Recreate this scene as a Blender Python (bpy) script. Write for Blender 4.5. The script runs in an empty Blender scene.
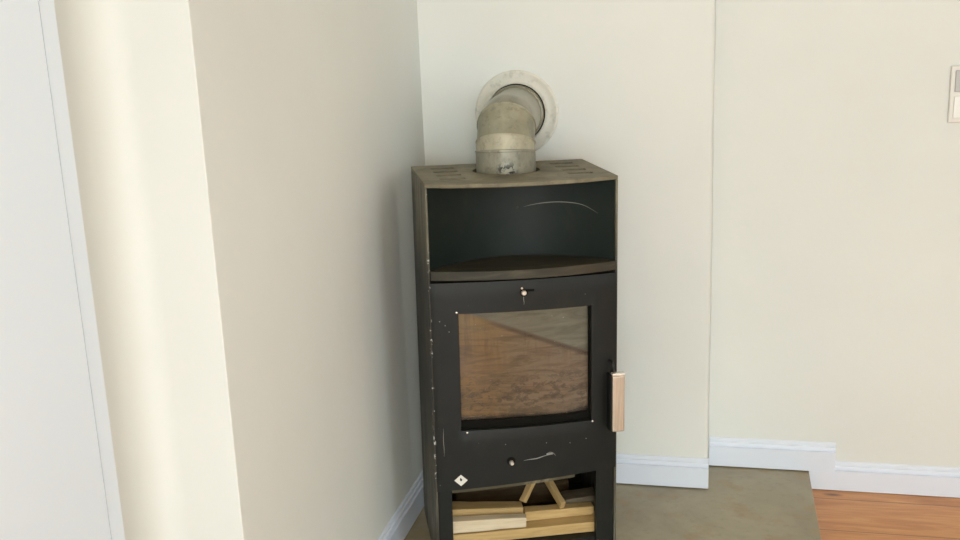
import bpy, bmesh, math, random
from mathutils import Matrix, Vector, Euler
random.seed(7)
scene = bpy.context.scene
COL = scene.collection

# ------------------------------------------------------------------ helpers
def obj(name, bm, mats, parent=None, smooth=False, bevel=0.0, seg=2):
    if bevel:
        bmesh.ops.remove_doubles(bm, verts=bm.verts, dist=1e-6)
        es = [e for e in bm.edges if len(e.link_faces) == 2 and e.calc_face_angle(0) > math.radians(35)]
        if es:
            bmesh.ops.bevel(bm, geom=es, offset=bevel, segments=seg, profile=0.5, affect='EDGES', clamp_overlap=True)
    bmesh.ops.recalc_face_normals(bm, faces=bm.faces)
    me = bpy.data.meshes.new(name)
    bm.to_mesh(me); bm.free()
    for m in (mats if isinstance(mats, (list, tuple)) else [mats]):
        me.materials.append(m)
    if smooth:
        for p in me.polygons: p.use_smooth = True
        try: me.set_sharp_from_angle(angle=math.radians(38))
        except Exception: pass
    o = bpy.data.objects.new(name, me)
    COL.objects.link(o)
    if parent: o.parent = parent
    return o

def tag(o, label, cat, group=None):
    o['label'] = label; o['category'] = cat
    if group: o['group'] = group
    return o

def thing(name, label, cat, matrix=None, group=None):
    o = bpy.data.objects.new(name, None); COL.objects.link(o)
    o.empty_display_size = 0.1
    if matrix is not None:
        o.location = matrix.to_translation(); o.rotation_euler = matrix.to_euler('XYZ')
    return tag(o, label, cat, group)

def struct(name, bm, mats, parent=None, **k):
    o = obj(name, bm, mats, parent, **k)
    if not parent: o['kind'] = 'structure'
    return o

def box(bm, x0, x1, y0, y1, z0, z1, mi=0):
    v = [bm.verts.new((x, y, z)) for x in (x0, x1) for y in (y0, y1) for z in (z0, z1)]
    for q in ((0,1,3,2),(4,6,7,5),(0,4,5,1),(2,3,7,6),(0,2,6,4),(1,5,7,3)):
        f = bm.faces.new([v[i] for i in q]); f.material_index = mi
    return v

def prism(bm, pts, z0, z1, axis='z', mi=0):
    """extrude a polygon; axis z: pts=(x,y); axis x: pts=(y,z), extruded along x; axis y: pts=(x,z)"""
    def P(a, b, h):
        return (a, b, h) if axis == 'z' else ((h, a, b) if axis == 'x' else (a, h, b))
    lo = [bm.verts.new(P(a, b, z0)) for a, b in pts]
    hi = [bm.verts.new(P(a, b, z1)) for a, b in pts]
    n = len(pts)
    fs = [bm.faces.new(lo[::-1]), bm.faces.new(hi)]
    for i in range(n):
        fs.append(bm.faces.new((lo[i], lo[(i+1) % n], hi[(i+1) % n], hi[i])))
    for f in fs: f.material_index = mi

def lathe(bm, prof, n=48, M=Matrix()):
    rings = []
    for r, z in prof:
        rings.append([bm.verts.new(M @ Vector((r*math.cos(2*math.pi*i/n), r*math.sin(2*math.pi*i/n), z))) for i in range(n)])
    for a, b in zip(rings, rings[1:]):
        for i in range(n):
            bm.faces.new((a[i], a[(i+1) % n], b[(i+1) % n], b[i]))
    return rings

def tube(bm, pts, rad, n=10, caps=True):
    pts = [Vector(p) for p in pts]; rings = []; ref = None
    for i, p in enumerate(pts):
        t = ((pts[min(i+1, len(pts)-1)] - pts[max(i-1, 0)])).normalized()
        if ref is None:
            ref = Vector((0, 0, 1)) if abs(t.z) < .9 else Vector((1, 0, 0))
        a = t.cross(ref).normalized(); b = t.cross(a).normalized(); ref = -b if False else ref
        r = rad[i] if isinstance(rad, (list, tuple)) else rad
        rings.append([bm.verts.new(p + r*(math.cos(2*math.pi*k/n)*a + math.sin(2*math.pi*k/n)*b)) for k in range(n)])
    for a, b in zip(rings, rings[1:]):
        for k in range(n):
            bm.faces.new((a[k], a[(k+1) % n], b[(k+1) % n], b[k]))
    if caps:
        bm.faces.new(rings[0][::-1]); bm.faces.new(rings[-1])

def N(bm=None): return bmesh.new()

# ------------------------------------------------------------------ node materials
class MB:
    def __init__(s, name):
        s.m = bpy.data.materials.new(name); s.m.use_nodes = True
        s.t = s.m.node_tree; s.t.nodes.clear()
        s.out = s.t.nodes.new('ShaderNodeOutputMaterial')
        s.b = s.t.nodes.new('ShaderNodeBsdfPrincipled')
        s.t.links.new(s.b.outputs[0], s.out.inputs[0])
        tc = s.t.nodes.new('ShaderNodeTexCoord'); s.co = tc.outputs['Object']
    def link(s, a, b): s.t.links.new(a, b)
    def setin(s, sock, v):
        if hasattr(v, 'links'): s.link(v, sock)
        else:
            if sock.type == 'RGBA' and len(v) == 3: v = (*v, 1)
            sock.default_value = v
    def p(s, **k):
        names = dict(color='Base Color', rough='Roughness', metal='Metallic', spec='Specular IOR Level', coat='Coat Weight', trans='Transmission Weight', ior='IOR', alpha='Alpha', normal='Normal', coat_rough='Coat Roughness')
        for a, v in k.items(): s.setin(s.b.inputs[names[a]], v)
        return s
    def map(s, scale=(1,1,1), rot=(0,0,0), loc=(0,0,0), src=None):
        n = s.t.nodes.new('ShaderNodeMapping'); s.link(src or s.co, n.inputs[0])
        n.inputs['Scale'].default_value = scale; n.inputs['Rotation'].default_value = rot; n.inputs['Location'].default_value = loc
        return n.outputs[0]
    def noise(s, scale, detail=4, rough=.55, co=None, dist=0):
        n = s.t.nodes.new('ShaderNodeTexNoise'); s.link(co or s.co, n.inputs['Vector'])
        n.inputs['Scale'].default_value = scale; n.inputs['Detail'].default_value = detail
        n.inputs['Roughness'].default_value = rough; n.inputs['Distortion'].default_value = dist
        return n.outputs[0]
    def ramp(s, fac, stops, interp='LINEAR'):
        n = s.t.nodes.new('ShaderNodeValToRGB'); s.link(fac, n.inputs[0])
        cr = n.color_ramp; cr.interpolation = interp
        while len(cr.elements) < len(stops): cr.elements.new(.5)
        for e, (p_, c) in zip(cr.elements, stops):
            e.position = p_; e.color = (c, c, c, 1) if not hasattr(c, '__len__') else (*c, 1)
        return n.outputs[0]
    def math(s, op, a, b=0.0, c=None, clamp=False):
        n = s.t.nodes.new('ShaderNodeMath'); n.operation = op; n.use_clamp = clamp
        s.setin(n.inputs[0], a); s.setin(n.inputs[1], b)
        if c is not None: s.setin(n.inputs[2], c)
        return n.outputs[0]
    def mix(s, fac, a, b, mode='MIX'):
        n = s.t.nodes.new('ShaderNodeMix'); n.data_type = 'RGBA'; n.blend_type = mode
        s.setin(n.inputs[0], fac); s.setin(n.inputs[6], a); s.setin(n.inputs[7], b)
        return n.outputs[2]
    def smooth(s, v, a, b):
        n = s.t.nodes.new('ShaderNodeMapRange'); n.interpolation_type = 'SMOOTHSTEP'
        s.setin(n.inputs[0], v); n.inputs[1].default_value = a; n.inputs[2].default_value = b
        return n.outputs[0]
    def xyz(s):
        n = s.t.nodes.new('ShaderNodeSeparateXYZ'); s.link(s.co, n.inputs[0]); return n.outputs
    def bump(s, h, strength=.2, dist=.002):
        n = s.t.nodes.new('ShaderNodeBump'); s.link(h, n.inputs['Height'])
        n.inputs['Strength'].default_value = strength; n.inputs['Distance'].default_value = dist
        s.link(n.outputs[0], s.b.inputs['Normal']); return s

def plain(name, color, rough=.5, metal=0, spec=.5):
    return MB(name).p(color=color, rough=rough, metal=metal, spec=spec).m

def wall_mat(name, c, var=.015):
    k = MB(name)
    n = k.noise(1.6, 3); c2 = tuple(max(0, v - var*2) for v in c); c1 = tuple(min(1, v + var) for v in c)
    k.p(color=k.ramp(n, [(.3, c2), (.7, c1)]), rough=.75, spec=.25)
    h = k.math('ADD', k.math('MULTIPLY', k.noise(5, 3), 1.0), k.math('MULTIPLY', k.noise(90, 3), .06))
    k.bump(h, .35, .01); return k.m

M_WALL = wall_mat('cream_wall_paint', (.785, .80, .762))
M_CEIL = plain('ceiling_paint', (.84, .83, .78), .8)
M_TRIM = plain('gloss_white_trim', (.775, .825, .92), .35)
M_DOOR = plain('cool_white_door_paint', (.80, .885, .97), .3)

def mat_wood_floor():
    k = MB('orange_pine_floor')
    co = k.map(scale=(1.2, 9, 1))
    n = k.noise(2.2, 6, .6, co, 1.2); fine = k.noise(9, 6, .7, k.map(scale=(.8, 22, 1)), .6)
    base = k.ramp(k.math('ADD', k.math('MULTIPLY', n, .65), k.math('MULTIPLY', fine, .35)), [(.3, (.44, .165, .05)), (.5, (.62, .27, .09)), (.68, (.76, .40, .155))])
    x, y, z = k.xyz()
    kn = k.t.nodes.new('ShaderNodeTexVoronoi'); k.link(k.map(scale=(2.1, 5.5, 1)), kn.inputs['Vector']); kn.inputs['Scale'].default_value = 1.1
    base = k.mix(k.smooth(kn.outputs['Distance'], .10, .03), base, (.20, .075, .03))
    v = k.math('FRACT', k.math('DIVIDE', k.math('ADD', y, 20.06), .21))
    seam = k.smooth(k.math('ABSOLUTE', k.math('SUBTRACT', v, .5)), .485, .497)
    base = k.mix(k.math('MULTIPLY', seam, .7), base, (.14, .055, .02))
    k.p(color=base, rough=.32, spec=.5); k.bump(k.math('SUBTRACT', k.math('MULTIPLY', fine, .1), seam), .3, .002)
    return k.m
M_FLOOR = mat_wood_floor()

def mat_slab():
    k = MB('polished_concrete')
    n = k.noise(3.2, 5, .6, None, .8); f = k.noise(38, 5, .65); m = k.noise(9, 4, .6)
    c = k.ramp(n, [(.3, (.265, .22, .14)), (.5, (.345, .30, .205)), (.72, (.43, .385, .275))])
    c = k.mix(k.math('MULTIPLY', k.smooth(m, .5, .68), .55), c, (.36, .255, .125))
    c = k.mix(k.math('MULTIPLY', k.smooth(f, .5, .7), .18), c, (.16, .14, .1))
    k.p(color=c, rough=k.ramp(n, [(.3, .3), (.7, .5)]), spec=.5); k.bump(f, .08, .002); return k.m
M_SLAB = mat_slab()

def black_paint(name, c, rough=.42, dust=(.10, .095, .075), dustamt=.5, streak=0.0, chips=True):
    k = MB(name)
    x, y, z = k.xyz()
    n = k.noise(6, 5, .6); n2 = k.noise(60, 4, .6)
    col = k.ramp(n, [(.3, tuple(v*.8 for v in c)), (.75, tuple(v*1.35 for v in c))])
    smear = k.noise(5, 5, .65, k.map(scale=(1.2, 1.2, .8)), 1.5)
    col = k.mix(k.math('MULTIPLY', k.smooth(smear, .5, .85), dustamt), col, dust)
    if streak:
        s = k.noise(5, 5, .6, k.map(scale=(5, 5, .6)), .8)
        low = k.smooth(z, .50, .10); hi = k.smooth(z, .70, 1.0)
        pale_mask = k.math('MULTIPLY', k.smooth(s, .25, .75), k.math('MAXIMUM', k.math('MULTIPLY', hi, .9), k.math('MULTIPLY_ADD', low, .55, .12)))  # paler towards the top, slightly paler towards the bottom
        col = k.mix(pale_mask, col, (.25, .225, .155))
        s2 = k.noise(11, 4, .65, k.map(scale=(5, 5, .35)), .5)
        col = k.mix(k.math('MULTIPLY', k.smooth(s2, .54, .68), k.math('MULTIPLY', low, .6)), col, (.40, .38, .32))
    if chips:
        e = k.smooth(k.math('ABSOLUTE', k.math('ADD', x, .247)), .0065, .002)
        e = k.math('MULTIPLY', e, k.smooth(y, -.168, -.177))
        cn = k.noise(55, 3, .6)
        col = k.mix(k.math('MULTIPLY', e, k.smooth(cn, .60, .66)), col, (.62, .60, .54))
        if not streak:
            sp = k.noise(95, 2, .5)
            col = k.mix(k.math('MULTIPLY', k.smooth(sp, .775, .80), .5), col, (.45, .43, .38))
    k.p(color=col, rough=k.math('MULTIPLY_ADD', n, .25, rough-.12), spec=.3)
    k.bump(n2, .05, .001)
    return k.m
M_BLACK = black_paint('black_stove_paint', (.0085, .0092, .0076), .5, (.026, .024, .016), .5)
M_NICHE = black_paint('dark_green_black_enamel', (.0075, .0125, .0105), .55, (.03, .031, .02), .5, chips=False)
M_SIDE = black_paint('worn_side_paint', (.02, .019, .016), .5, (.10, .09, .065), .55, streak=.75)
M_VOID = plain('soot_and_shade_black', (.009, .008, .006), .9, 0, .1)  # near-black for the sooty firebox and for painted-in gap shade

def mat_dusty():
    k = MB('dusty_top_plate')
    n = k.noise(11, 6, .65, None, .7); f = k.noise(70, 4, .6)
    c = k.ramp(n, [(.28, (.085, .07, .042)), (.5, (.17, .148, .09)), (.72, (.26, .23, .15))])
    c = k.mix(k.math('MULTIPLY', k.smooth(f, .58, .7), .4), c, (.09, .06, .035))
    k.p(color=c, rough=.6); k.bump(f, .1, .001); return k.m
M_DUST = mat_dusty()

def mat_rusty():
    k = MB('rusty_shelf')
    n = k.noise(7, 6, .65, k.map(scale=(1, 3, 6)), .8); g = k.noise(4, 3)
    c = k.ramp(n, [(.25, (.012, .011, .006)), (.5, (.027, .0245, .0135)), (.75, (.075, .068, .038))])
    x, y, z = k.xyz()
    c = k.mix(k.math('MULTIPLY', k.smooth(g, .5, .75), .35), c, (.075, .045, .02))
    k.p(color=c, rough=.6); k.bump(n, .08, .001); return k.m
M_RUST = mat_rusty()
M_RUSTPLATE = plain('brown_rust', (.075, .055, .032), .7)

def mat_glass():
    k = MB('sooty_stove_glass')
    x, y, z = k.xyz()
    big = k.noise(7, 6, .65, None, .6); hst = k.noise(6, 6, .7, k.map(scale=(1.2, 1, 7)), .8); fine = k.noise(42, 5, .7)
    xs = k.math('MULTIPLY_ADD', k.math('SUBTRACT', big, .5), .22, x)
    brown = k.mix(k.smooth(xs, -.17, .02), (.20, .115, .04), (.19, .14, .092))
    brown = k.mix(k.math('MULTIPLY', k.smooth(hst, .40, .66), .7), brown, (.085, .058, .034))
    # pinkish patch in the lower middle, ochre at upper left
    brown = k.mix(k.math('MULTIPLY', k.smooth(big, .5, .72), .4), brown, (.235, .13, .075))
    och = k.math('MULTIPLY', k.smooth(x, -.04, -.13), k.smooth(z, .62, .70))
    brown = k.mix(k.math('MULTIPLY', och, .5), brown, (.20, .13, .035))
    dr = k.noise(9, 4, .6, k.map(scale=(6, 1, .8)), .4)
    brown = k.mix(k.math('MULTIPLY', k.math('MULTIPLY', k.smooth(dr, .48, .66), k.smooth(z, .52, .66)), .5), brown, (.09, .05, .022))
    # greyer triangle at the upper right, bounded by a darker diagonal line
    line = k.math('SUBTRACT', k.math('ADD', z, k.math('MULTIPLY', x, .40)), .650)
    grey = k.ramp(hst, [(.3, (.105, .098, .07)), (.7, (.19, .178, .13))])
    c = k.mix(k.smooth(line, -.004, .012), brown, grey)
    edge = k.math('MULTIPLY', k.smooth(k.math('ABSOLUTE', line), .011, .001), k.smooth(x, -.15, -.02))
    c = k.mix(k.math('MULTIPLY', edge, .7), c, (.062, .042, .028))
    # black soot along the bottom and speckles
    zz = k.math('MULTIPLY_ADD', k.math('SUBTRACT', big, .5), .05, z)
    c = k.mix(k.smooth(zz, .440, .418), c, (.012, .010, .008))
    fine = k.noise(38, 5, .75, k.map(scale=(1, 1, 1.8)), .4)
    band = k.math('MULTIPLY', k.math('MULTIPLY', k.smooth(z, .575, .50), k.smooth(z, .42, .46)), k.smooth(fine, .49, .58))
    c = k.mix(k.math('MULTIPLY', band, .62), c, (.06, .045, .033))
    sp = k.noise(130, 2, .5)
    c = k.mix(k.math('MULTIPLY', k.smooth(sp, .74, .78), .5), c, (.45, .42, .36))
    k.p(color=c, rough=.22, spec=.5)
    tr = k.t.nodes.new('ShaderNodeBsdfTransparent'); mx = k.t.nodes.new('ShaderNodeMixShader')
    mx.inputs[0].default_value = .88
    k.link(tr.outputs[0], mx.inputs[1]); k.link(k.b.outputs[0], mx.inputs[2]); k.link(mx.outputs[0], k.out.inputs[0])
    return k.m
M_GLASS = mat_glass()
M_BRICK = plain('vermiculite_lining', (.22, .16, .10), .9)

def mat_galv(name, c0, c1, c2, rough, metal, specks=.5, soot=False):
    k = MB(name)
    n = k.noise(9, 6, .65, None, .6); f = k.noise(45, 5, .65)
    c = k.ramp(n, [(.28, c0), (.5, c1), (.74, c2)])
    c = k.mix(k.math('MULTIPLY', k.smooth(f, .5, .68), .45), c, tuple(v*.6 for v in c0))
    sp = k.noise(70, 2, .5)
    c = k.mix(k.math('MULTIPLY', k.smooth(sp, .70, .76), specks), c, (.55, .53, .45))
    if soot:
        x, y, z = k.xyz()
        s = k.noise(40, 4, .7, None, .5)
        m = k.math('MULTIPLY', k.smooth(z, 1.100, 1.068), k.math('MULTIPLY', k.smooth(k.math('ABSOLUTE', k.math('SUBTRACT', x, .344)), .034, .012), k.smooth(s, .50, .56)))
        c = k.mix(m, c, (.012, .01, .008))
    k.p(color=c, rough=rough, metal=metal); k.bump(f, .06, .001); return k.m
M_ELBOW = mat_galv('dirty_flue_metal', (.195, .185, .13), (.295, .28, .20), (.385, .365, .27), .42, .25, .7)
M_BAND = mat_galv('pale_flue_band', (.32, .29, .21), (.43, .395, .29), (.52, .48, .37), .5, .2)
M_COLLAR = mat_galv('collar_metal', (.20, .19, .145), (.30, .285, .22), (.39, .37, .29), .45, .35, .3, True)
M_BEND = mat_galv('smooth_flue_metal', (.22, .21, .155), (.27, .255, .19), (.33, .315, .24), .28, .3, .15)
M_ROSE = mat_galv('cream_rosette_paint', (.68, .66, .57), (.71, .69, .61), (.75, .735, .66), .4, .05, .15)
M_STEEL = MB('brushed_steel')
_n = M_STEEL.noise(20, 4, .6, M_STEEL.map(scale=(12, 12, .6)))
M_STEEL.p(color=M_STEEL.ramp(_n, [(.3, (.50, .40, .31)), (.7, (.66, .55, .44))]), rough=.38, metal=.55); M_STEEL = M_STEEL.m
M_PIN = plain('polished_pin', (.85, .80, .72), .25, .6)
M_STICK = plain('white_sticker', (.78, .76, .70), .5)
M_MARK = plain('black_print', (.015, .015, .015), .6)
M_SCR = plain('pale_scratch', (.20, .20, .17), .5)
M_SCR2 = plain('bright_scratch', (.27, .27, .25), .5)
M_SWITCH = plain('white_switch_plastic', (.72, .69, .62), .3)
M_ROCK = plain('glossy_rocker', (.80, .78, .72), .2)
M_GREYP = plain('grey_switch_insert', (.46, .45, .42), .35)

def wood(name, c0, c1, c2, axis=0):
    k = MB(name)
    sc = [14, 14, 14]; sc[axis] = 1.3
    n = k.noise(2.2, 6, .65, k.map(scale=tuple(sc)), 1.0); f = k.noise(9, 4, .6, k.map(scale=tuple(v*1.6 for v in sc)))
    kn = k.t.nodes.new('ShaderNodeTexVoronoi'); k.link(k.co, kn.inputs['Vector']); kn.inputs['Scale'].default_value = 11
    c = k.ramp(k.math('ADD', k.math('MULTIPLY', n, .7), k.math('MULTIPLY', f, .3)), [(.3, c0), (.5, c1), (.7, c2)])
    c = k.mix(k.smooth(kn.outputs['Distance'], .11, .05), c, tuple(v*.4 for v in c0))
    k.p(color=c, rough=.75, spec=.2); k.bump(f, .2, .001); return k.m
W_YEL = wood('yellow_pine', (.40, .25, .10), (.58, .40, .175), (.68, .50, .25))
W_PALE = wood('pale_spruce', (.58, .45, .29), (.72, .60, .42), (.80, .69, .52))
W_TAN = wood('tan_pine', (.36, .235, .10), (.50, .345, .155), (.60, .43, .21))
W_GREY = wood('weathered_grey_board', (.085, .065, .04), (.15, .12, .08), (.24, .20, .14))
W_DARK = wood('dark_bark_wood', (.03, .018, .008), (.055, .034, .015), (.085, .055, .025))

# ------------------------------------------------------------------ room shell
P = .1751; XB = .8650; XS = 1.1808; T = .0595; YE = -1.395
RX1, RY0, RZ = 3.9, -7.6, 2.75
BH, BT = .095, .015

bm = N(); box(bm, -.4, RX1+.2, RY0-.2, P+.2, -T-.15, -T); struct('floor', bm, M_FLOOR)
bm = N(); box(bm, -.4, RX1+.2, RY0-.2, P+.2, RZ, RZ+.12); struct('ceiling', bm, M_CEIL)
bm = N(); box(bm, -.4, RX1+.2, P, P+.2, -T-.1, RZ); struct('wall_back', bm, M_WALL)
# chimney breast: slightly uneven plastered vertical edge
bm = N()
zs = [-T + (RZ+T)*i/60 for i in range(61)]
random.seed(3)
jit = 0.0; prevs = []
for z in zs:
    jit = .8*jit + random.uniform(-.0012, .0012)
    ring = [bm.verts.new((x, y, z)) for x, y in ((-.1, P+.05), (-.1, 0), (.3, 0), (XB-.013+jit, 0), (XB-.0065+jit, .0022), (XB-.0022+jit, .0065), (XB+jit, .013), (XB+.002+jit, P+.05))]
    prevs.append(ring)
for a, b in zip(prevs, prevs[1:]):
    for i in range(len(a)):
        bm.faces.new((a[i], a[(i+1) % len(a)], b[(i+1) % len(a)], b[i]))
bm.faces.new(prevs[0]); bm.faces.new(prevs[-1])
struct('wall_chimney', bm, M_WALL, smooth=True)
# left wall with a shallow niche whose inside corner is rounded off
R_ = .065; XA = -.178
pts = [(-.4, P+.1), (0, P+.1), (0, YE+.0015), (-.0015, YE)]
for i in range(0, 11):
    a = math.pi/2*i/10
    pts.append((XA + R_ - R_*math.sin(a), YE - R_ + R_*math.cos(a)))
pts += [(XA, -2.75), (0, -2.75), (0, RY0-.1), (-.4, RY0-.1)]
bm = N(); prism(bm, pts, -T-.1, RZ); struct('wall_left', bm, M_WALL, smooth=True)

# rear wall and right wall (behind the camera) with the daylight windows
def holed(name, plane, lo, hi, a0, a1, hole):
    bm = N()
    for (u0, u1, w0, w1) in ((a0, hole[0], -T-.1, RZ), (hole[1], a1, -T-.1, RZ), (hole[0], hole[1], -T-.1, hole[2]), (hole[0], hole[1], hole[3], RZ)):
        if plane == 'y': box(bm, u0, u1, lo, hi, w0, w1)
        else: box(bm, lo, hi, u0, u1, w0, w1)
    return struct(name, bm, M_WALL)
H1 = (.8, 3.2, .10, 2.25); H2 = (-4.9, -3.1, .35, 2.35)
holed('wall_rear', 'y', RY0-.2, RY0, -.4, RX1+.2, H1)
holed('wall_right', 'x', RX1, RX1+.2, RY0-.2, P+.2, H2)
for i, (h, pl) in enumerate(((H1, 'y'), (H2, 'x'))):
    bm = N(); w = .06
    def bar(u0, u1, z0, z1):
        if pl == 'y': box(bm, u0, u1, RY0-.12, RY0-.06, z0, z1)
        else: box(bm, RX1+.06, RX1+.12, u0, u1, z0, z1)
    bar(h[0], h[0]+w, h[2], h[3]); bar(h[1]-w, h[1], h[2], h[3]); bar(h[0]+w, h[1]-w, h[2], h[2]+w); bar(h[0]+w, h[1]-w, h[3]-w, h[3])
    m = (h[0]+h[1])/2; bar(m-w/2, m+w/2, h[2]+w, h[3]-w)
    struct('window_%d' % (i+1), bm, M_TRIM)

# baseboards: moulded profile (distance from wall, height)
PROF = [(0, 0), (BT, 0), (BT, .066), (BT*.55, .068), (BT*.55, .074), (BT*.78, .0755), (BT*.70, .081), (BT*.42, .083), (BT*.40, .090), (BT*.2, BH), (0, BH)]
def base_x(bm, x0, x1, ywall, z0): prism(bm, [(ywall-d, z0+h) for d, h in PROF], x0, x1, 'x')
def base_y(bm, y0, y1, xwall, z0, s=1): prism(bm, [(xwall+s*d, z0+h) for d, h in PROF], y0, y1, 'y')
G = .0045
bm = N(); base_x(bm, BT, XB+.002, 0, G); struct('baseboard_chimney', bm, M_TRIM)
bm = N(); base_x(bm, XB+.0022, XS+.001, P, G)
prism(bm, [(P, -T+.002), (P-BT, -T+.002)] + [(P-d, G+h) for d, h in PROF[2:]], XS+.001, 1.26, 'x')
struct('baseboard_back', bm, M_TRIM)
bm = N(); base_x(bm, 1.26, RX1, P, -T+.002); struct('baseboard_right', bm, M_TRIM)
bm = N(); base_y(bm, YE+.02, 0, 0, G); struct('baseboard_left', bm, M_TRIM)

# concrete hearth slab
bm = N(); box(bm, .0, XS, -1.30, P, -T, 0)
o = obj('hearth_slab', bm, M_SLAB, bevel=.002); tag(o, 'raised grey concrete hearth slab under the stove, beside the orange wood floor', 'hearth')

# white door leaf in the niche at far left: face board, bead moulding, edge board
XD = -.12; YD = -1.593
bm = N(); prism(bm, [(XD-.045, YD), (XD-.003, YD), (XD, YD-.003), (XD, YD-.0405), (XD-.006, YD-.0415), (XD-.006, YD-.0438), (XD+.0025, YD-.0458), (XD+.0025, -2.5), (XD-.045, -2.5)], -T+.006, 2.1)
door = struct('door_1', bm, M_DOOR)
bm = N(); tube(bm, [(XD-.001, -2.42, 1.0), (XD+.05, -2.42, 1.0), (XD+.05, -2.30, 1.0)], .009, 10)
obj('door_handle', bm, M_PIN, door, smooth=True)

# ------------------------------------------------------------------ stove
SM = Matrix(((0.9282247198, -0.3718303561, 0.0118766902, .3247), (0.3716405310, 0.9282468366, 0.0155282363, -.3749), (-0.0167983698, -0.0099998333, 0.9998088908, .0045), (0, 0, 0, 1)))
stove = thing('wood_stove', 'black freestanding wood-burning stove with sooty glass door standing in the corner', 'stove', SM)
HW, HL, B = .2478, .1816, .042
BOW = [B]
def yf(x, off=0): return -HL - off - BOW[0]*(1-(x/HW)**2)
def bowed(x0, x1, off=0, n=24): return [(x0+(x1-x0)*i/n, yf(x0+(x1-x0)*i/n, off)) for i in range(n+1)]

def curved_panel(bm, xs, zs, off, thick, hole=None, zfun=None):
    """bowed sheet on a grid; hole=(x0,x1,z0,z1) is skipped. Closed all round."""
    F = {}; Bk = {}
    for i, x in enumerate(xs):
        for j, z in enumerate(zs):
            zz = zfun(x, z) if zfun else z
            F[i, j] = bm.verts.new((x, yf(x, off), zz)); Bk[i, j] = bm.verts.new((x, yf(x, off)+thick, zz))
    def solid(i, j):
        if i < 0 or j < 0 or i >= len(xs)-1 or j >= len(zs)-1: return False
        if hole and xs[i] >= hole[0]-1e-6 and xs[i+1] <= hole[1]+1e-6 and zs[j] >= hole[2]-1e-6 and zs[j+1] <= hole[3]+1e-6: return False
        return True
    for i in range(len(xs)-1):
        for j in range(len(zs)-1):
            if not solid(i, j): continue
            bm.faces.new((F[i, j], F[i+1, j], F[i+1, j+1], F[i, j+1]))
            bm.faces.new((Bk[i, j], Bk[i, j+1], Bk[i+1, j+1], Bk[i+1, j]))
            for (di, dj, a, b) in ((-1, 0, (i, j), (i, j+1)), (1, 0, (i+1, j), (i+1, j+1)), (0, -1, (i, j), (i+1, j)), (0, 1, (i, j+1), (i+1, j+1))):
                if not solid(i+di, j+dj): bm.faces.new((F[a], F[b], Bk[b], Bk[a]))
    loose = [v for v in bm.verts if not v.link_faces]
    bmesh.ops.delete(bm, geom=loose, context='VERTS')
def lin(a, b, n): return [a+(b-a)*i/n for i in range(n+1)]

# side and back sheets
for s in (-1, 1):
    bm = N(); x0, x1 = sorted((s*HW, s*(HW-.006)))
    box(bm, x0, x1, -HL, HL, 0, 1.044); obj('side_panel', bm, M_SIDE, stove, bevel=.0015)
bm = N(); box(bm, -HW+.006, HW-.006, HL-.006, HL, 0, 1.044); obj('back_panel', bm, M_BLACK, stove)

# top plate with slots and the flue hole
PC = Vector((.3255, -.3440, 0)); PR = .0795
pl = SM.inverted() @ Vector((PC.x, PC.y, 1.05))
def with_cuts(o, cutters):
    for c in cutters:
        md = o.modifiers.new('cut', 'BOOLEAN'); md.object = c; md.operation = 'DIFFERENCE'; md.solver = 'EXACT'
    dg = bpy.context.evaluated_depsgraph_get(); dg.update()
    me = bpy.data.meshes.new_from_object(o.evaluated_get(dg))
    o.modifiers.clear(); old = o.data; o.data = me
    bpy.data.meshes.remove(old)
    for c in cutters:
        d = c.data; bpy.data.objects.remove(c); bpy.data.meshes.remove(d)
bm = N(); prism(bm, bowed(-HW, HW) + [(HW, HL), (-HW, HL)], 1.044, 1.054)
top = obj('top_plate', bm, M_DUST, stove, bevel=.0015)
cuts = []
for sx in (-1, 1):
    for yy in (.105, .035, -.035, -.105):
        bm = N(); box(bm, sx*.168-.033, sx*.168+.033, yy-.014, yy+.014, 1.02, 1.07); cuts.append(obj('c', bm, M_DUST, stove))
bm = N(); rr = lathe(bm, [(.0905, 1.02), (.0905, 1.07)], 48, Matrix.Translation((pl.x, pl.y, 0))); bm.faces.new(rr[0]); bm.faces.new(rr[1]); cuts.append(obj('c', bm, M_DUST, stove))
bpy.context.view_layer.update(); with_cuts(top, cuts)
bm = N(); prism(bm, bowed(-HW+.02, HW-.02, -.06)[::1] + [(HW-.02, HL-.02), (-HW+.02, HL-.02)], 1.034, 1.037)
for f in bm.faces: pass
obj('vent_baffle', bm, M_RUSTPLATE, stove)

# concave niche sheet under the top plate
CD = .132
def yc(x): return -HL + .002 + CD*(1-(x/HW)**2)
bm = N(); xs = lin(-HW+.006, HW-.006, 36)
for (za, zb) in ((.832, 1.044),):
    a = [bm.verts.new((x, yc(x), za)) for x in xs]; b = [bm.verts.new((x, yc(x), zb)) for x in xs]
    a2 = [bm.verts.new((x, yc(x)+.003, za)) for x in xs]; b2 = [bm.verts.new((x, yc(x)+.003, zb)) for x in xs]
    for i in range(36):
        bm.faces.new((a[i], a[i+1], b[i+1], b[i])); bm.faces.new((a2[i], b2[i], b2[i+1], a2[i+1]))
        bm.faces.new((b[i], b[i+1], b2[i+1], b2[i])); bm.faces.new((a[i], a2[i], a2[i+1], a[i+1]))
    bm.faces.new((a[0], b[0], b2[0], a2[0])); bm.faces.new((a[-1], a2[-1], b2[-1], b[-1]))
obj('niche_panel', bm, M_NICHE, stove, smooth=True)
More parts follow.
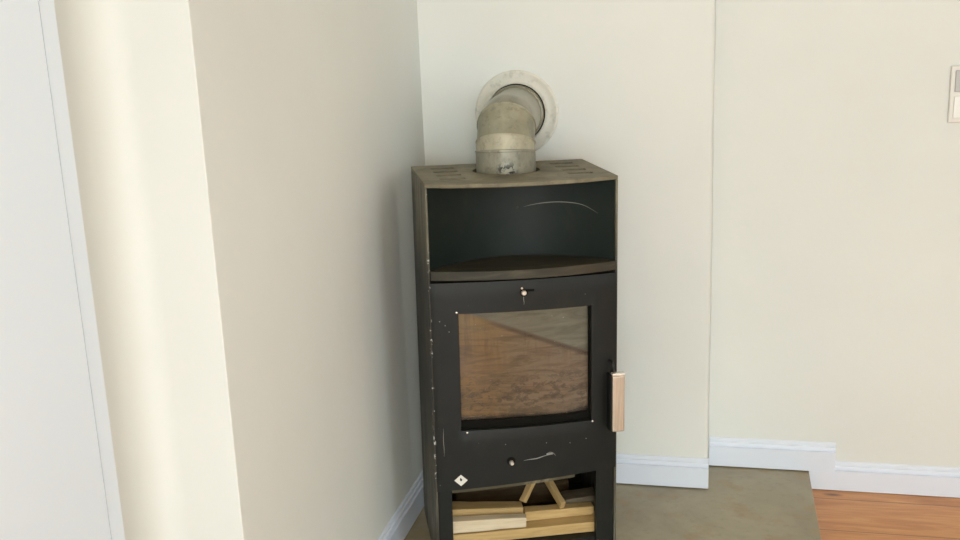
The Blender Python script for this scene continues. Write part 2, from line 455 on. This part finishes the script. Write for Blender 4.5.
# scratches on the niche sheet: thin raised slivers
def sliver(name, pts, w, mat, parent, fy, label=None):
    bm = N(); n = len(pts); L = []
    for i, (x, z) in enumerate(pts):
        x2, z2 = pts[min(i+1, n-1)]; x1, z1 = pts[max(i-1, 0)]
        t = Vector((x2-x1, 0, z2-z1)).normalized(); nn = Vector((-t.z, 0, t.x))
        ww = w*math.sin(math.pi*min(max((i+.35)/(n-.3), .04), .96))
        y = fy(x) - .0006
        L.append([bm.verts.new((x+nn.x*ww, fy(x+nn.x*ww)-.0006, z+nn.z*ww)), bm.verts.new((x-nn.x*ww, fy(x-nn.x*ww)-.0006, z-nn.z*ww)),
                  bm.verts.new((x-nn.x*ww, fy(x-nn.x*ww)+.0004, z-nn.z*ww)), bm.verts.new((x+nn.x*ww, fy(x+nn.x*ww)+.0004, z+nn.z*ww))])
    for a, b in zip(L, L[1:]):
        for k in range(4): bm.faces.new((a[k], a[(k+1) % 4], b[(k+1) % 4], b[k]))
    bm.faces.new(L[0]); bm.faces.new(L[-1])
    o = obj(name, bm, mat, parent)
    if label: o['label'] = label
    return o
arc = []
P4 = [(.027, .963), (.074, .972), (.124, .976), (.172, .971), (.207, .951)]
for i in range(25):
    t = i/24*4; k = min(int(t), 3); u = t-k
    p0, p1, p2, p3 = P4[max(k-1, 0)], P4[k], P4[k+1], P4[min(k+2, 4)]
    arc.append(tuple(.5*((2*p1[c]) + (-p0[c]+p2[c])*u + (2*p0[c]-5*p1[c]+4*p2[c]-p3[c])*u*u + (-p0[c]+3*p1[c]-3*p2[c]+p3[c])*u**3) for c in (0, 1)))
sliver('scratch', arc, .0011, M_SCR, stove, yc, 'pale curved scratch on the dark niche')
bm = N(); lathe(bm, [(.0001, -.0015), (.0024, -.0012), (.003, .001)], 12, Matrix.Translation((.010, yc(.010), .962)) @ Matrix.Rotation(math.pi/2, 4, 'X'))
obj('chip', bm, M_SCR2, stove, smooth=True)

# shelf ledge
bm = N(); prism(bm, bowed(-HW+.0065, HW-.0065, -.001) + [(HW-.0065, HL-.01), (-HW+.0065, HL-.01)], .8075, .8318)
obj('warming_shelf', bm, M_RUST, stove, bevel=.002)
# shadow-gap sheet behind the joint
BOW[0] = .012
bm = N(); prism(bm, bowed(-HW+.0065, HW-.0065, -.012) + [(HW-.0065, HL-.01), (-HW+.0065, HL-.01)], .792, .8070)
obj('joint_plate', bm, M_VOID, stove)

# door: flatter bow than the shelf above it
BOW[0] = .020
def zlow(x): return .2475 + .0135*(x/HW) - .002*(x/HW)**2
def zdoor(x, z): return z if z >= WZ0 else zlow(x) + (z-.254)/(WZ0-.254)*(WZ0-zlow(x))
WX, WZ0, WZ1 = .1755, .4010, .7195
xs = sorted(set([-HW+.004, HW-.004] + lin(-WX, WX, 20) + lin(-HW+.004, -WX, 5) + lin(WX, HW-.004, 5)))
xs = [x for i, x in enumerate(xs) if i == 0 or x-xs[i-1] > 1e-5]
zs = sorted(set(lin(.254, WZ0, 4) + lin(WZ0, WZ1, 8) + lin(WZ1, .8005, 2)))
zs = [z for i, z in enumerate(zs) if i == 0 or z-zs[i-1] > 1e-5]
bm = N(); curved_panel(bm, xs, zs, .0, .024, (-WX, WX, WZ0, WZ1), zdoor)
sdoor = obj('stove_door', bm, M_BLACK, stove, smooth=True, bevel=.0012)
sdoor['label'] = 'black bowed stove door with large window'
# glass, and a black border standing in for the frame's inset shadow
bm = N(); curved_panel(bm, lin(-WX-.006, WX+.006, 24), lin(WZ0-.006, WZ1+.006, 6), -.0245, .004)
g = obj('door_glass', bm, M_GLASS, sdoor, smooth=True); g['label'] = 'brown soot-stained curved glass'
xs2 = sorted(set([-WX, WX] + lin(-WX+.004, WX-.004, 20))); zs2 = [WZ0, WZ0+.020, WZ1-.003, WZ1]
bm = N(); curved_panel(bm, xs2, zs2, -.0195, .004, (-WX+.004, WX-.004, WZ0+.020, WZ1-.003))
obj('inset_shadow_border', bm, M_VOID, sdoor)
# corner screws of the glass frame
def pin(name, x, z, r, out, mat, parent, label=None, off=0):
    bm = N(); y = yf(x, off)
    lathe(bm, [(.0001, out), (r*.55, out), (r*.9, out*.8), (r, out*.45), (r, -.004)], 20, Matrix.Translation((x, y, z)) @ Matrix.Rotation(math.pi/2, 4, 'X'))
    o = obj(name, bm, mat, parent, smooth=True)
    if label: o['label'] = label
    return o
for (x, z) in ((-.1785, .7225), (.1785, .3985), (-.160, .3955)):
    pin('screw', x, z, .0026, .0015, M_PIN, sdoor)
# damper slot + pin at the top, air slider at the bottom
def slot(name, x0, x1, z0, z1, mat, parent):
    bm = N(); curved_panel(bm, lin(x0, x1, 4), [z0, z1], .0004, .002); return obj(name, bm, mat, parent)
sl = slot('damper_slot', -.012, .022, .7690, .7755, M_VOID, sdoor)
bm = N(); lathe(bm, [(.0001, .0008), (.0105, .0008), (.0105, -.001)], 20, Matrix.Translation((-.0055, yf(-.0055), .7670)) @ Matrix.Rotation(math.pi/2, 4, 'X')); obj('slot_ring', bm, M_VOID, sl)
pin('damper_knob', -.0055, .7670, .0070, .010, M_PIN, sdoor, 'small pale metal damper pin')
pin('screw', -.010, .7785, .0028, .002, M_STEEL, sdoor)
ring = N(); lathe(ring, [(.0001, .0008), (.0115, .0008), (.0115, -.001)], 20, Matrix.Translation((-.046, yf(-.046), .309)) @ Matrix.Rotation(math.pi/2, 4, 'X')); rg = obj('air_slot', ring, M_VOID, sdoor)
pin('air_knob', -.0455, .3055, .0062, .013, M_PIN, sdoor, 'small metal air-control pin')
sliver('scratch', [(-.012+.073*i/14, .3075+.0105*(i/14)**1.4+.0016*math.sin(i*.7)*.5) for i in range(15)], .0013, M_SCR2, sdoor, lambda x: yf(x), 'bright scrape beside the air-control pin')
sliver('scratch', [(.052+.024*i/10, .322+.004*math.sin(i/10*3.1)-.010*(i/10)**2) for i in range(11)], .0010, M_SCR, sdoor, lambda x: yf(x))
bm = N(); curved_panel(bm, [.050, .058, .067], [.3175, .3220], .0005, .001); obj('chip', bm, M_SCR2, sdoor)
for x, z in ((-.2085, .689), (-.222, .700), (-.199, .672), (.05, .352), (.115, .345), (.16, .352), (-.06, .357)):
    pin('chip', x, z, .0012, .0006, M_SCR2, sdoor)
# vertical run marks
for x, z0, z1 in ((-.222, .33, .41), (-.0055, .735, .764)):
    sliver('scratch', [(x+.0006*math.sin(i), z0+(z1-z0)*i/8) for i in range(9)], .0007, M_SCR, sdoor, lambda x: yf(x))
# diamond sticker with a small dark drop
bm = N()
def diamond(bm, cx, cz, a, b, off, mi):
    c = [(cx-a, cz), (cx, cz-b), (cx+a, cz), (cx, cz+b)]
    f = [bm.verts.new((x, yf(x, off), z)) for x, z in c]; k = [bm.verts.new((x, yf(x, off-.0008), z)) for x, z in c]
    bm.faces.new(f).material_index = mi; bm.faces.new(k[::-1]).material_index = mi
    for i in range(4): bm.faces.new((f[i], f[(i+1) % 4], k[(i+1) % 4], k[i])).material_index = mi
diamond(bm, -.1800, .2620, .0175, .0160, .0008, 0)
st = obj('sticker', bm, M_STICK, sdoor); st['label'] = 'white diamond sticker with a small dark mark'
bm = N(); c = [(x+.0015, z-.0055) for x, z in ((-.1825, .2655), (-.1795, .2665), (-.1785, .2700), (-.1810, .2735), (-.1825, .2755), (-.1840, .2725), (-.1848, .2690))]
f = [bm.verts.new((x, yf(x, .0012), z)) for x, z in c]; k = [bm.verts.new((x, yf(x, .0002), z)) for x, z in c]
bm.faces.new(f); bm.faces.new(k[::-1])
for i in range(7): bm.faces.new((f[i], f[(i+1) % 7], k[(i+1) % 7], k[i]))
obj('sticker_mark', bm, M_MARK, sdoor)
# handle on the right edge: flat brushed grip, black stand-off and hook
bm = N(); box(bm, .2235, .2570, -.226, -.212, .376, .532); hd = obj('door_handle', bm, M_STEEL, sdoor, bevel=.004, seg=3); hd['label'] = 'vertical brushed steel door handle'
bm = N(); box(bm, .2227, .2575, -.227, -.208, .5315, .539)
obj('handle_cap', bm, M_PIN, hd, bevel=.002)
bm = N(); box(bm, .2190, .2232, -.222, -.180, .376, .531); box(bm, .2232, .242, -.2118, -.195, .42, .49)
obj('handle_mount', bm, M_BLACK, hd, bevel=.001)
bm = N(); tube(bm, [(.229, -.175, .563), (.229, -.200, .563), (.2285, -.208, .557), (.229, -.211, .546), (.232, -.213, .540)], .0042, 8)
obj('handle_hook', bm, M_BLACK, hd, smooth=True)

# firebox behind the glass
bm = N(); box(bm, -.20, .20, .09, .11, .36, .78); box(bm, -.22, -.20, -.15, .11, .36, .78); box(bm, .20, .22, -.15, .11, .36, .78); box(bm, -.22, .22, -.15, .11, .34, .36)
obj('firebox_lining', bm, M_BRICK, stove)
bm = N(); box(bm, -.22, .22, -.15, .11, .78, .79); obj('firebox_roof', bm, M_VOID, stove)

# wood compartment under the door
OX0, OX1, OZ = -.2040, .1905, .2515
def post(x0, x1):
    bm = N(); prism(bm, bowed(x0, x1, -.006, 6) + [(x1, yf(x1, -.025)), (x0, yf(x0, -.025))], 0, .2562 if x0 > 0 else .2318); return obj('front_post', bm, M_BLACK, stove, bevel=.0015)
post(-HW+.0065, OX0); post(OX1, HW-.0065)
bm = N(); prism(bm, bowed(-HW+.0065, HW-.0065, -.012) + [(HW-.0065, HL-.0065), (-HW+.0065, HL-.0065)], .030, .056); obj('compartment_floor', bm, M_BLACK, stove)
bm = N(); prism(bm, bowed(-HW+.0065, HW-.0065, -.030) + [(HW-.0065, HL-.0065), (-HW+.0065, HL-.0065)], .256, .262); obj('compartment_roof', bm, M_VOID, stove)
# worn lower lip of the door
bm = N(); curved_panel(bm, lin(-.2035, .128, 24), [.0, 1.0], -.0004, .014, None, lambda x, z: zlow(x) - .0092 + z*.0090)
lp = obj('lower_lip', bm, black_paint('chipped_lip_paint', (.07, .058, .034), .6, (.42, .35, .21), 1.0, chips=False), stove)
lp['label'] = 'worn chipped lip along the bottom of the door'

# ------------------------------------------------------------------ flue pipe
flue = thing('flue_pipe', 'dirty grey metal flue elbow rising from the stove top into the wall', 'flue pipe', Matrix.Translation((0, 0, 0)))
ZB, RB = 1.099, .080       # start height of the bend, bend radius
RCX = .2925
TH_ = math.atan2(PC.x-RCX, -PC.y)          # the outlet turns a little towards the hole in the wall
TURN = Matrix.Rotation(TH_, 3, 'Z')
def ring_at(bm, ang, r, extra=0.0, n=48, base=None):
    c = Vector((0, RB - RB*math.cos(ang), ZB + RB*math.sin(ang)))
    up = Vector((0, math.sin(ang), math.cos(ang)))
    inn = Vector((0, math.cos(ang), -math.sin(ang)))
    c = c + up*extra
    out = []
    for i in range(n):
        p = TURN @ (c + r*(math.cos(2*math.pi*i/n)*Vector((1, 0, 0)) + math.sin(2*math.pi*i/n)*inn))
        out.append(bm.verts.new((p.x+PC.x, p.y+PC.y, p.z)))
    return out
def skin(bm, rings):
    for a, b in zip(rings, rings[1:]):
        for i in range(len(a)): bm.faces.new((a[i], a[(i+1) % len(a)], b[(i+1) % len(a)], b[i]))
D = math.radians
# collar: vertical, with a slanted upper cut, a rolled rim and a vertical seam
def flat_ring(z, r, n=48): return [bm.verts.new((PC.x + r*math.cos(2*math.pi*i/n), PC.y + r*math.sin(2*math.pi*i/n), z)) for i in range(n)]
bm = N(); skin(bm, [flat_ring(1.0530, PR-.003), flat_ring(1.0530, PR+.001), flat_ring(1.088, PR+.001), ring_at(bm, D(6), PR+.001), ring_at(bm, D(6.5), PR+.0028), ring_at(bm, D(8.3), PR+.0028), ring_at(bm, D(8.8), PR+.0005), ring_at(bm, D(8.8), PR-.003)])
a0 = math.radians(262)
t0 = Vector((PC.x+(PR+.001)*math.cos(a0), PC.y+(PR+.001)*math.sin(a0), 0))
tube(bm, [t0+Vector((0, 0, 1.062)), t0+Vector((.0005, .001, 1.110))], .0014, 8)
obj('flue_collar', bm, M_COLLAR, flue, smooth=True)
bm = N(); skin(bm, [ring_at(bm, D(8), PR-.003), ring_at(bm, D(8.4), PR-.0005), ring_at(bm, D(22), PR-.0005), ring_at(bm, D(22.8), PR+.0012), ring_at(bm, D(24.2), PR+.0012), ring_at(bm, D(24.6), PR-.003)])
obj('elbow_band', bm, M_BAND, flue, smooth=True)
bm = N(); skin(bm, [ring_at(bm, D(24), PR-.004), ring_at(bm, D(24.4), PR-.0022), ring_at(bm, D(60), PR-.0015), ring_at(bm, D(60.8), PR+.0014), ring_at(bm, D(63), PR+.0014), ring_at(bm, D(63.6), PR-.004)])
obj('elbow_segment', bm, M_ELBOW, flue, smooth=True)
yEnd = -.006
bm = N(); rs = [ring_at(bm, D(a), PR-q) for a, q in ((62.8, .008), (64.5, .008), (65, .0035), (68, .0035), (72, .0035), (78, .0035), (84, .0035), (90, .0035))]
rs.append(ring_at(bm, D(90), PR-.0035, (-PC.y-RB)/math.cos(TH_)-.008)); skin(bm, rs)
obj('elbow_outlet', bm, M_BEND, flue, smooth=True)

# wall rosette around the outlet, with the grey wall sleeve the elbow is pushed into
ZC = ZB+RB
rc = Vector((RCX, 0, 1.178))
rot = Matrix.Translation(rc) @ Matrix.Rotation(math.pi/2, 4, 'X')
rose = thing('wall_rosette', 'round cream metal rosette on the wall around the flue pipe', 'rosette', Matrix.Translation((0, 0, 0)))
RO = .0865
bm = N(); lathe(bm, [(RO, .0045), (RO+.0008, .0080), (RO+.003, .0090), (.098, .0080), (.116, .0062), (.1195, .0074), (.1240, .0066), (.1265, .0042), (.1265, .0005), (RO, .0005), (RO, .0045)], 64, rot)
obj('rosette_plate', bm, M_ROSE, rose, smooth=True)
bm = N(); lathe(bm, [(RO-.0003, .0006), (RO-.0003, .0050), (.0700, .0050)], 64, rot)
obj('gap_shadow_ring', bm, M_VOID, rose)  # black ring stands in for shade in the gap around the pipe
# sleeve: outer rim round the hole centre, inner rim round the elbow's own axis
bm = N()
def circ(cx, cz, r, y, n=64): return [bm.verts.new((cx + r*math.cos(2*math.pi*i/n), y, cz + r*math.sin(2*math.pi*i/n))) for i in range(n)]
skin(bm, [circ(rc.x, rc.z, .0838, -.0052), circ(rc.x, rc.z, .0838, -.019), circ(rc.x, rc.z, .0828, -.0228), circ(rc.x, rc.z, .0805, -.0245), circ(rc.x, (rc.z+ZC)/2, .0735, -.0250), circ(rc.x, (rc.z+ZC)/2, .070, -.0200)])
obj('wall_sleeve', bm, M_BEND, rose, smooth=True)

# ------------------------------------------------------------------ firewood (each stick its own thing)
def stick(p0, p1, w, h, mat, label, roll=0.0, taper=1.0, seed=0, bev=.0025):
    """rectangular stick from p0 to p1 (stove-local), w across, h high"""
    rnd = random.Random(seed)
    p0, p1 = Vector(p0), Vector(p1); d = p1-p0; L = d.length; ex = d.normalized()
    ez = Vector((0, 0, 1)); ez = (ez - ex*ez.dot(ex)).normalized(); ey = ez.cross(ex)
    Mloc = Matrix((( ex.x, ey.x, ez.x, p0.x), (ex.y, ey.y, ez.y, p0.y), (ex.z, ey.z, ez.z, p0.z), (0, 0, 0, 1))) @ Matrix.Rotation(roll, 4, 'X')
    bm = N(); nseg = 6; rings = []
    for i in range(nseg+1):
        t = i/nseg; k = 1+(taper-1)*t
        yw, zh = w/2*k, h/2*k
        j = lambda s: rnd.uniform(-s, s)
        rings.append([bm.verts.new((L*t + (j(.0015) if i in (0, nseg) else 0), sy*yw + j(.0008), sz*zh + j(.0007))) for sy, sz in ((-1, -1), (1, -1), (1, 1), (-1, 1))])
    for a, b in zip(rings, rings[1:]):
        for k in range(4): bm.faces.new((a[k], a[(k+1) % 4], b[(k+1) % 4], b[k]))
    bm.faces.new(rings[0][::-1]); bm.faces.new(rings[-1])
    o = obj('firewood_stick', bm, mat, bevel=bev)
    W_ = SM @ Mloc
    o.location = W_.to_translation(); o.rotation_euler = W_.to_euler('XYZ')
    return tag(o, label, 'firewood', 'firewood in the compartment under the stove door')
stick((-.212, -.096, .0725), (.211, -.096, .0725), .122, .030, W_YEL, 'wide yellow pine board lying lowest in the stove wood compartment', seed=1)
stick((-.208, -.143, .1120), (.002, -.143, .1050), .034, .036, W_PALE, 'palest whitish stick lying on the wide board at front left', seed=2, taper=.8)
stick((-.209, -.092, .1175), (.002, -.094, .1090), .056, .056, W_TAN, 'thick tan stick behind the palest stick at left of the wood compartment', seed=3, taper=.72)
stick((.006, -.100, .1030), (.203, -.100, .1010), .036, .028, W_YEL, 'yellow stick lying on the wide board at right, below the weathered board', seed=4, taper=.88)
stick((.003, -.098, .1385), (.064, -.050, .226), .018, .015, W_TAN, 'thin stick leaning up to the right behind the thick tan stick', seed=5)
stick((.112, -.124, .1285), (.080, .000, .185), .016, .022, W_TAN, 'short stick pointing forward with its pale sawn end beside the weathered board', seed=6)
stick((.131, -.047, .1060), (.226, -.047, .1110), .058, .032, W_GREY, 'weathered grey-brown board at the upper right of the wood compartment', seed=7)
stick((-.17, .070, .095), (.17, .072, .095), .075, .075, W_DARK, 'dark brown log lying at the very back of the wood compartment', seed=8, bev=.012)

# ------------------------------------------------------------------ light switch at the right edge
sw = thing('light_switch', 'pale wall switch plate on the right wall, cut off by the photo edge', 'light switch', Matrix.Translation((1.567, P, 1.192)))
bm = N(); box(bm, -.041, .041, -.009, 0, -.081, .081); obj('switch_plate', bm, M_SWITCH, sw, bevel=.003)
for zc, m in ((.038, M_GREYP), (-.036, M_ROCK)):
    bm = N(); box(bm, -.029, .029, -.0125, -.0088, zc-.031, zc+.031); obj('switch_rocker', bm, m, sw, bevel=.002)

# ------------------------------------------------------------------ lights
def area(name, loc, target, sx, sy, power, color):
    l = bpy.data.lights.new(name, 'AREA'); l.shape = 'RECTANGLE'; l.size = sx; l.size_y = sy; l.energy = power; l.color = color
    o = bpy.data.objects.new(name, l); COL.objects.link(o); o.location = loc
    o.rotation_euler = (Vector(target)-Vector(loc)).to_track_quat('-Z', 'Y').to_euler()
    return o
area('rear_window_daylight', ((H1[0]+H1[1])/2, RY0-.14, 1.17), ((H1[0]+H1[1])/2-.3, 0, .70), 2.28, 2.0, 185, (.81, .92, .985))
area('right_window_daylight', (RX1+.14, (H2[0]+H2[1])/2, 1.35), (0, (H2[0]+H2[1])/2, 1.35), 1.68, 1.9, 54, (.77, .92, 1.0))
l = bpy.data.lights.new('warm_fill_light', 'POINT'); l.energy = 80; l.color = (1.0, .885, .64); l.shadow_soft_size = .18  # unseen warm fill, added to tint and brighten the upper walls
o = bpy.data.objects.new('warm_fill_light', l); COL.objects.link(o); o.location = (1.6, -5.0, 2.5)
w = bpy.data.worlds.new('sky'); scene.world = w; w.use_nodes = True
bg = w.node_tree.nodes['Background']; bg.inputs[0].default_value = (.72, .85, 1, 1); bg.inputs[1].default_value = .8

# ------------------------------------------------------------------ camera
cd = bpy.data.cameras.new('camera'); cam = bpy.data.objects.new('camera', cd); COL.objects.link(cam)
r = Vector((0.9743469487, 0.2216525853, -0.0389635074)); u = Vector((-0.0158777693, 0.2404042139, 0.9705429979)); wv = Vector((-0.2244903560, 0.9450269551, -0.2377564600))
cam.matrix_world = Matrix(((r.x, u.x, -wv.x, .8879), (r.y, u.y, -wv.y, -3.06325), (r.z, u.z, -wv.z, 1.46288), (0, 0, 0, 1)))
cd.sensor_width = 36; cd.sensor_fit = 'HORIZONTAL'; cd.lens = 38.8439; cd.clip_start = .02
scene.camera = cam
vs = scene.view_settings
vs.view_transform = 'Standard'; vs.look = 'None'; vs.gamma = 1.0; vs.use_curve_mapping = False; vs.exposure = -0.20
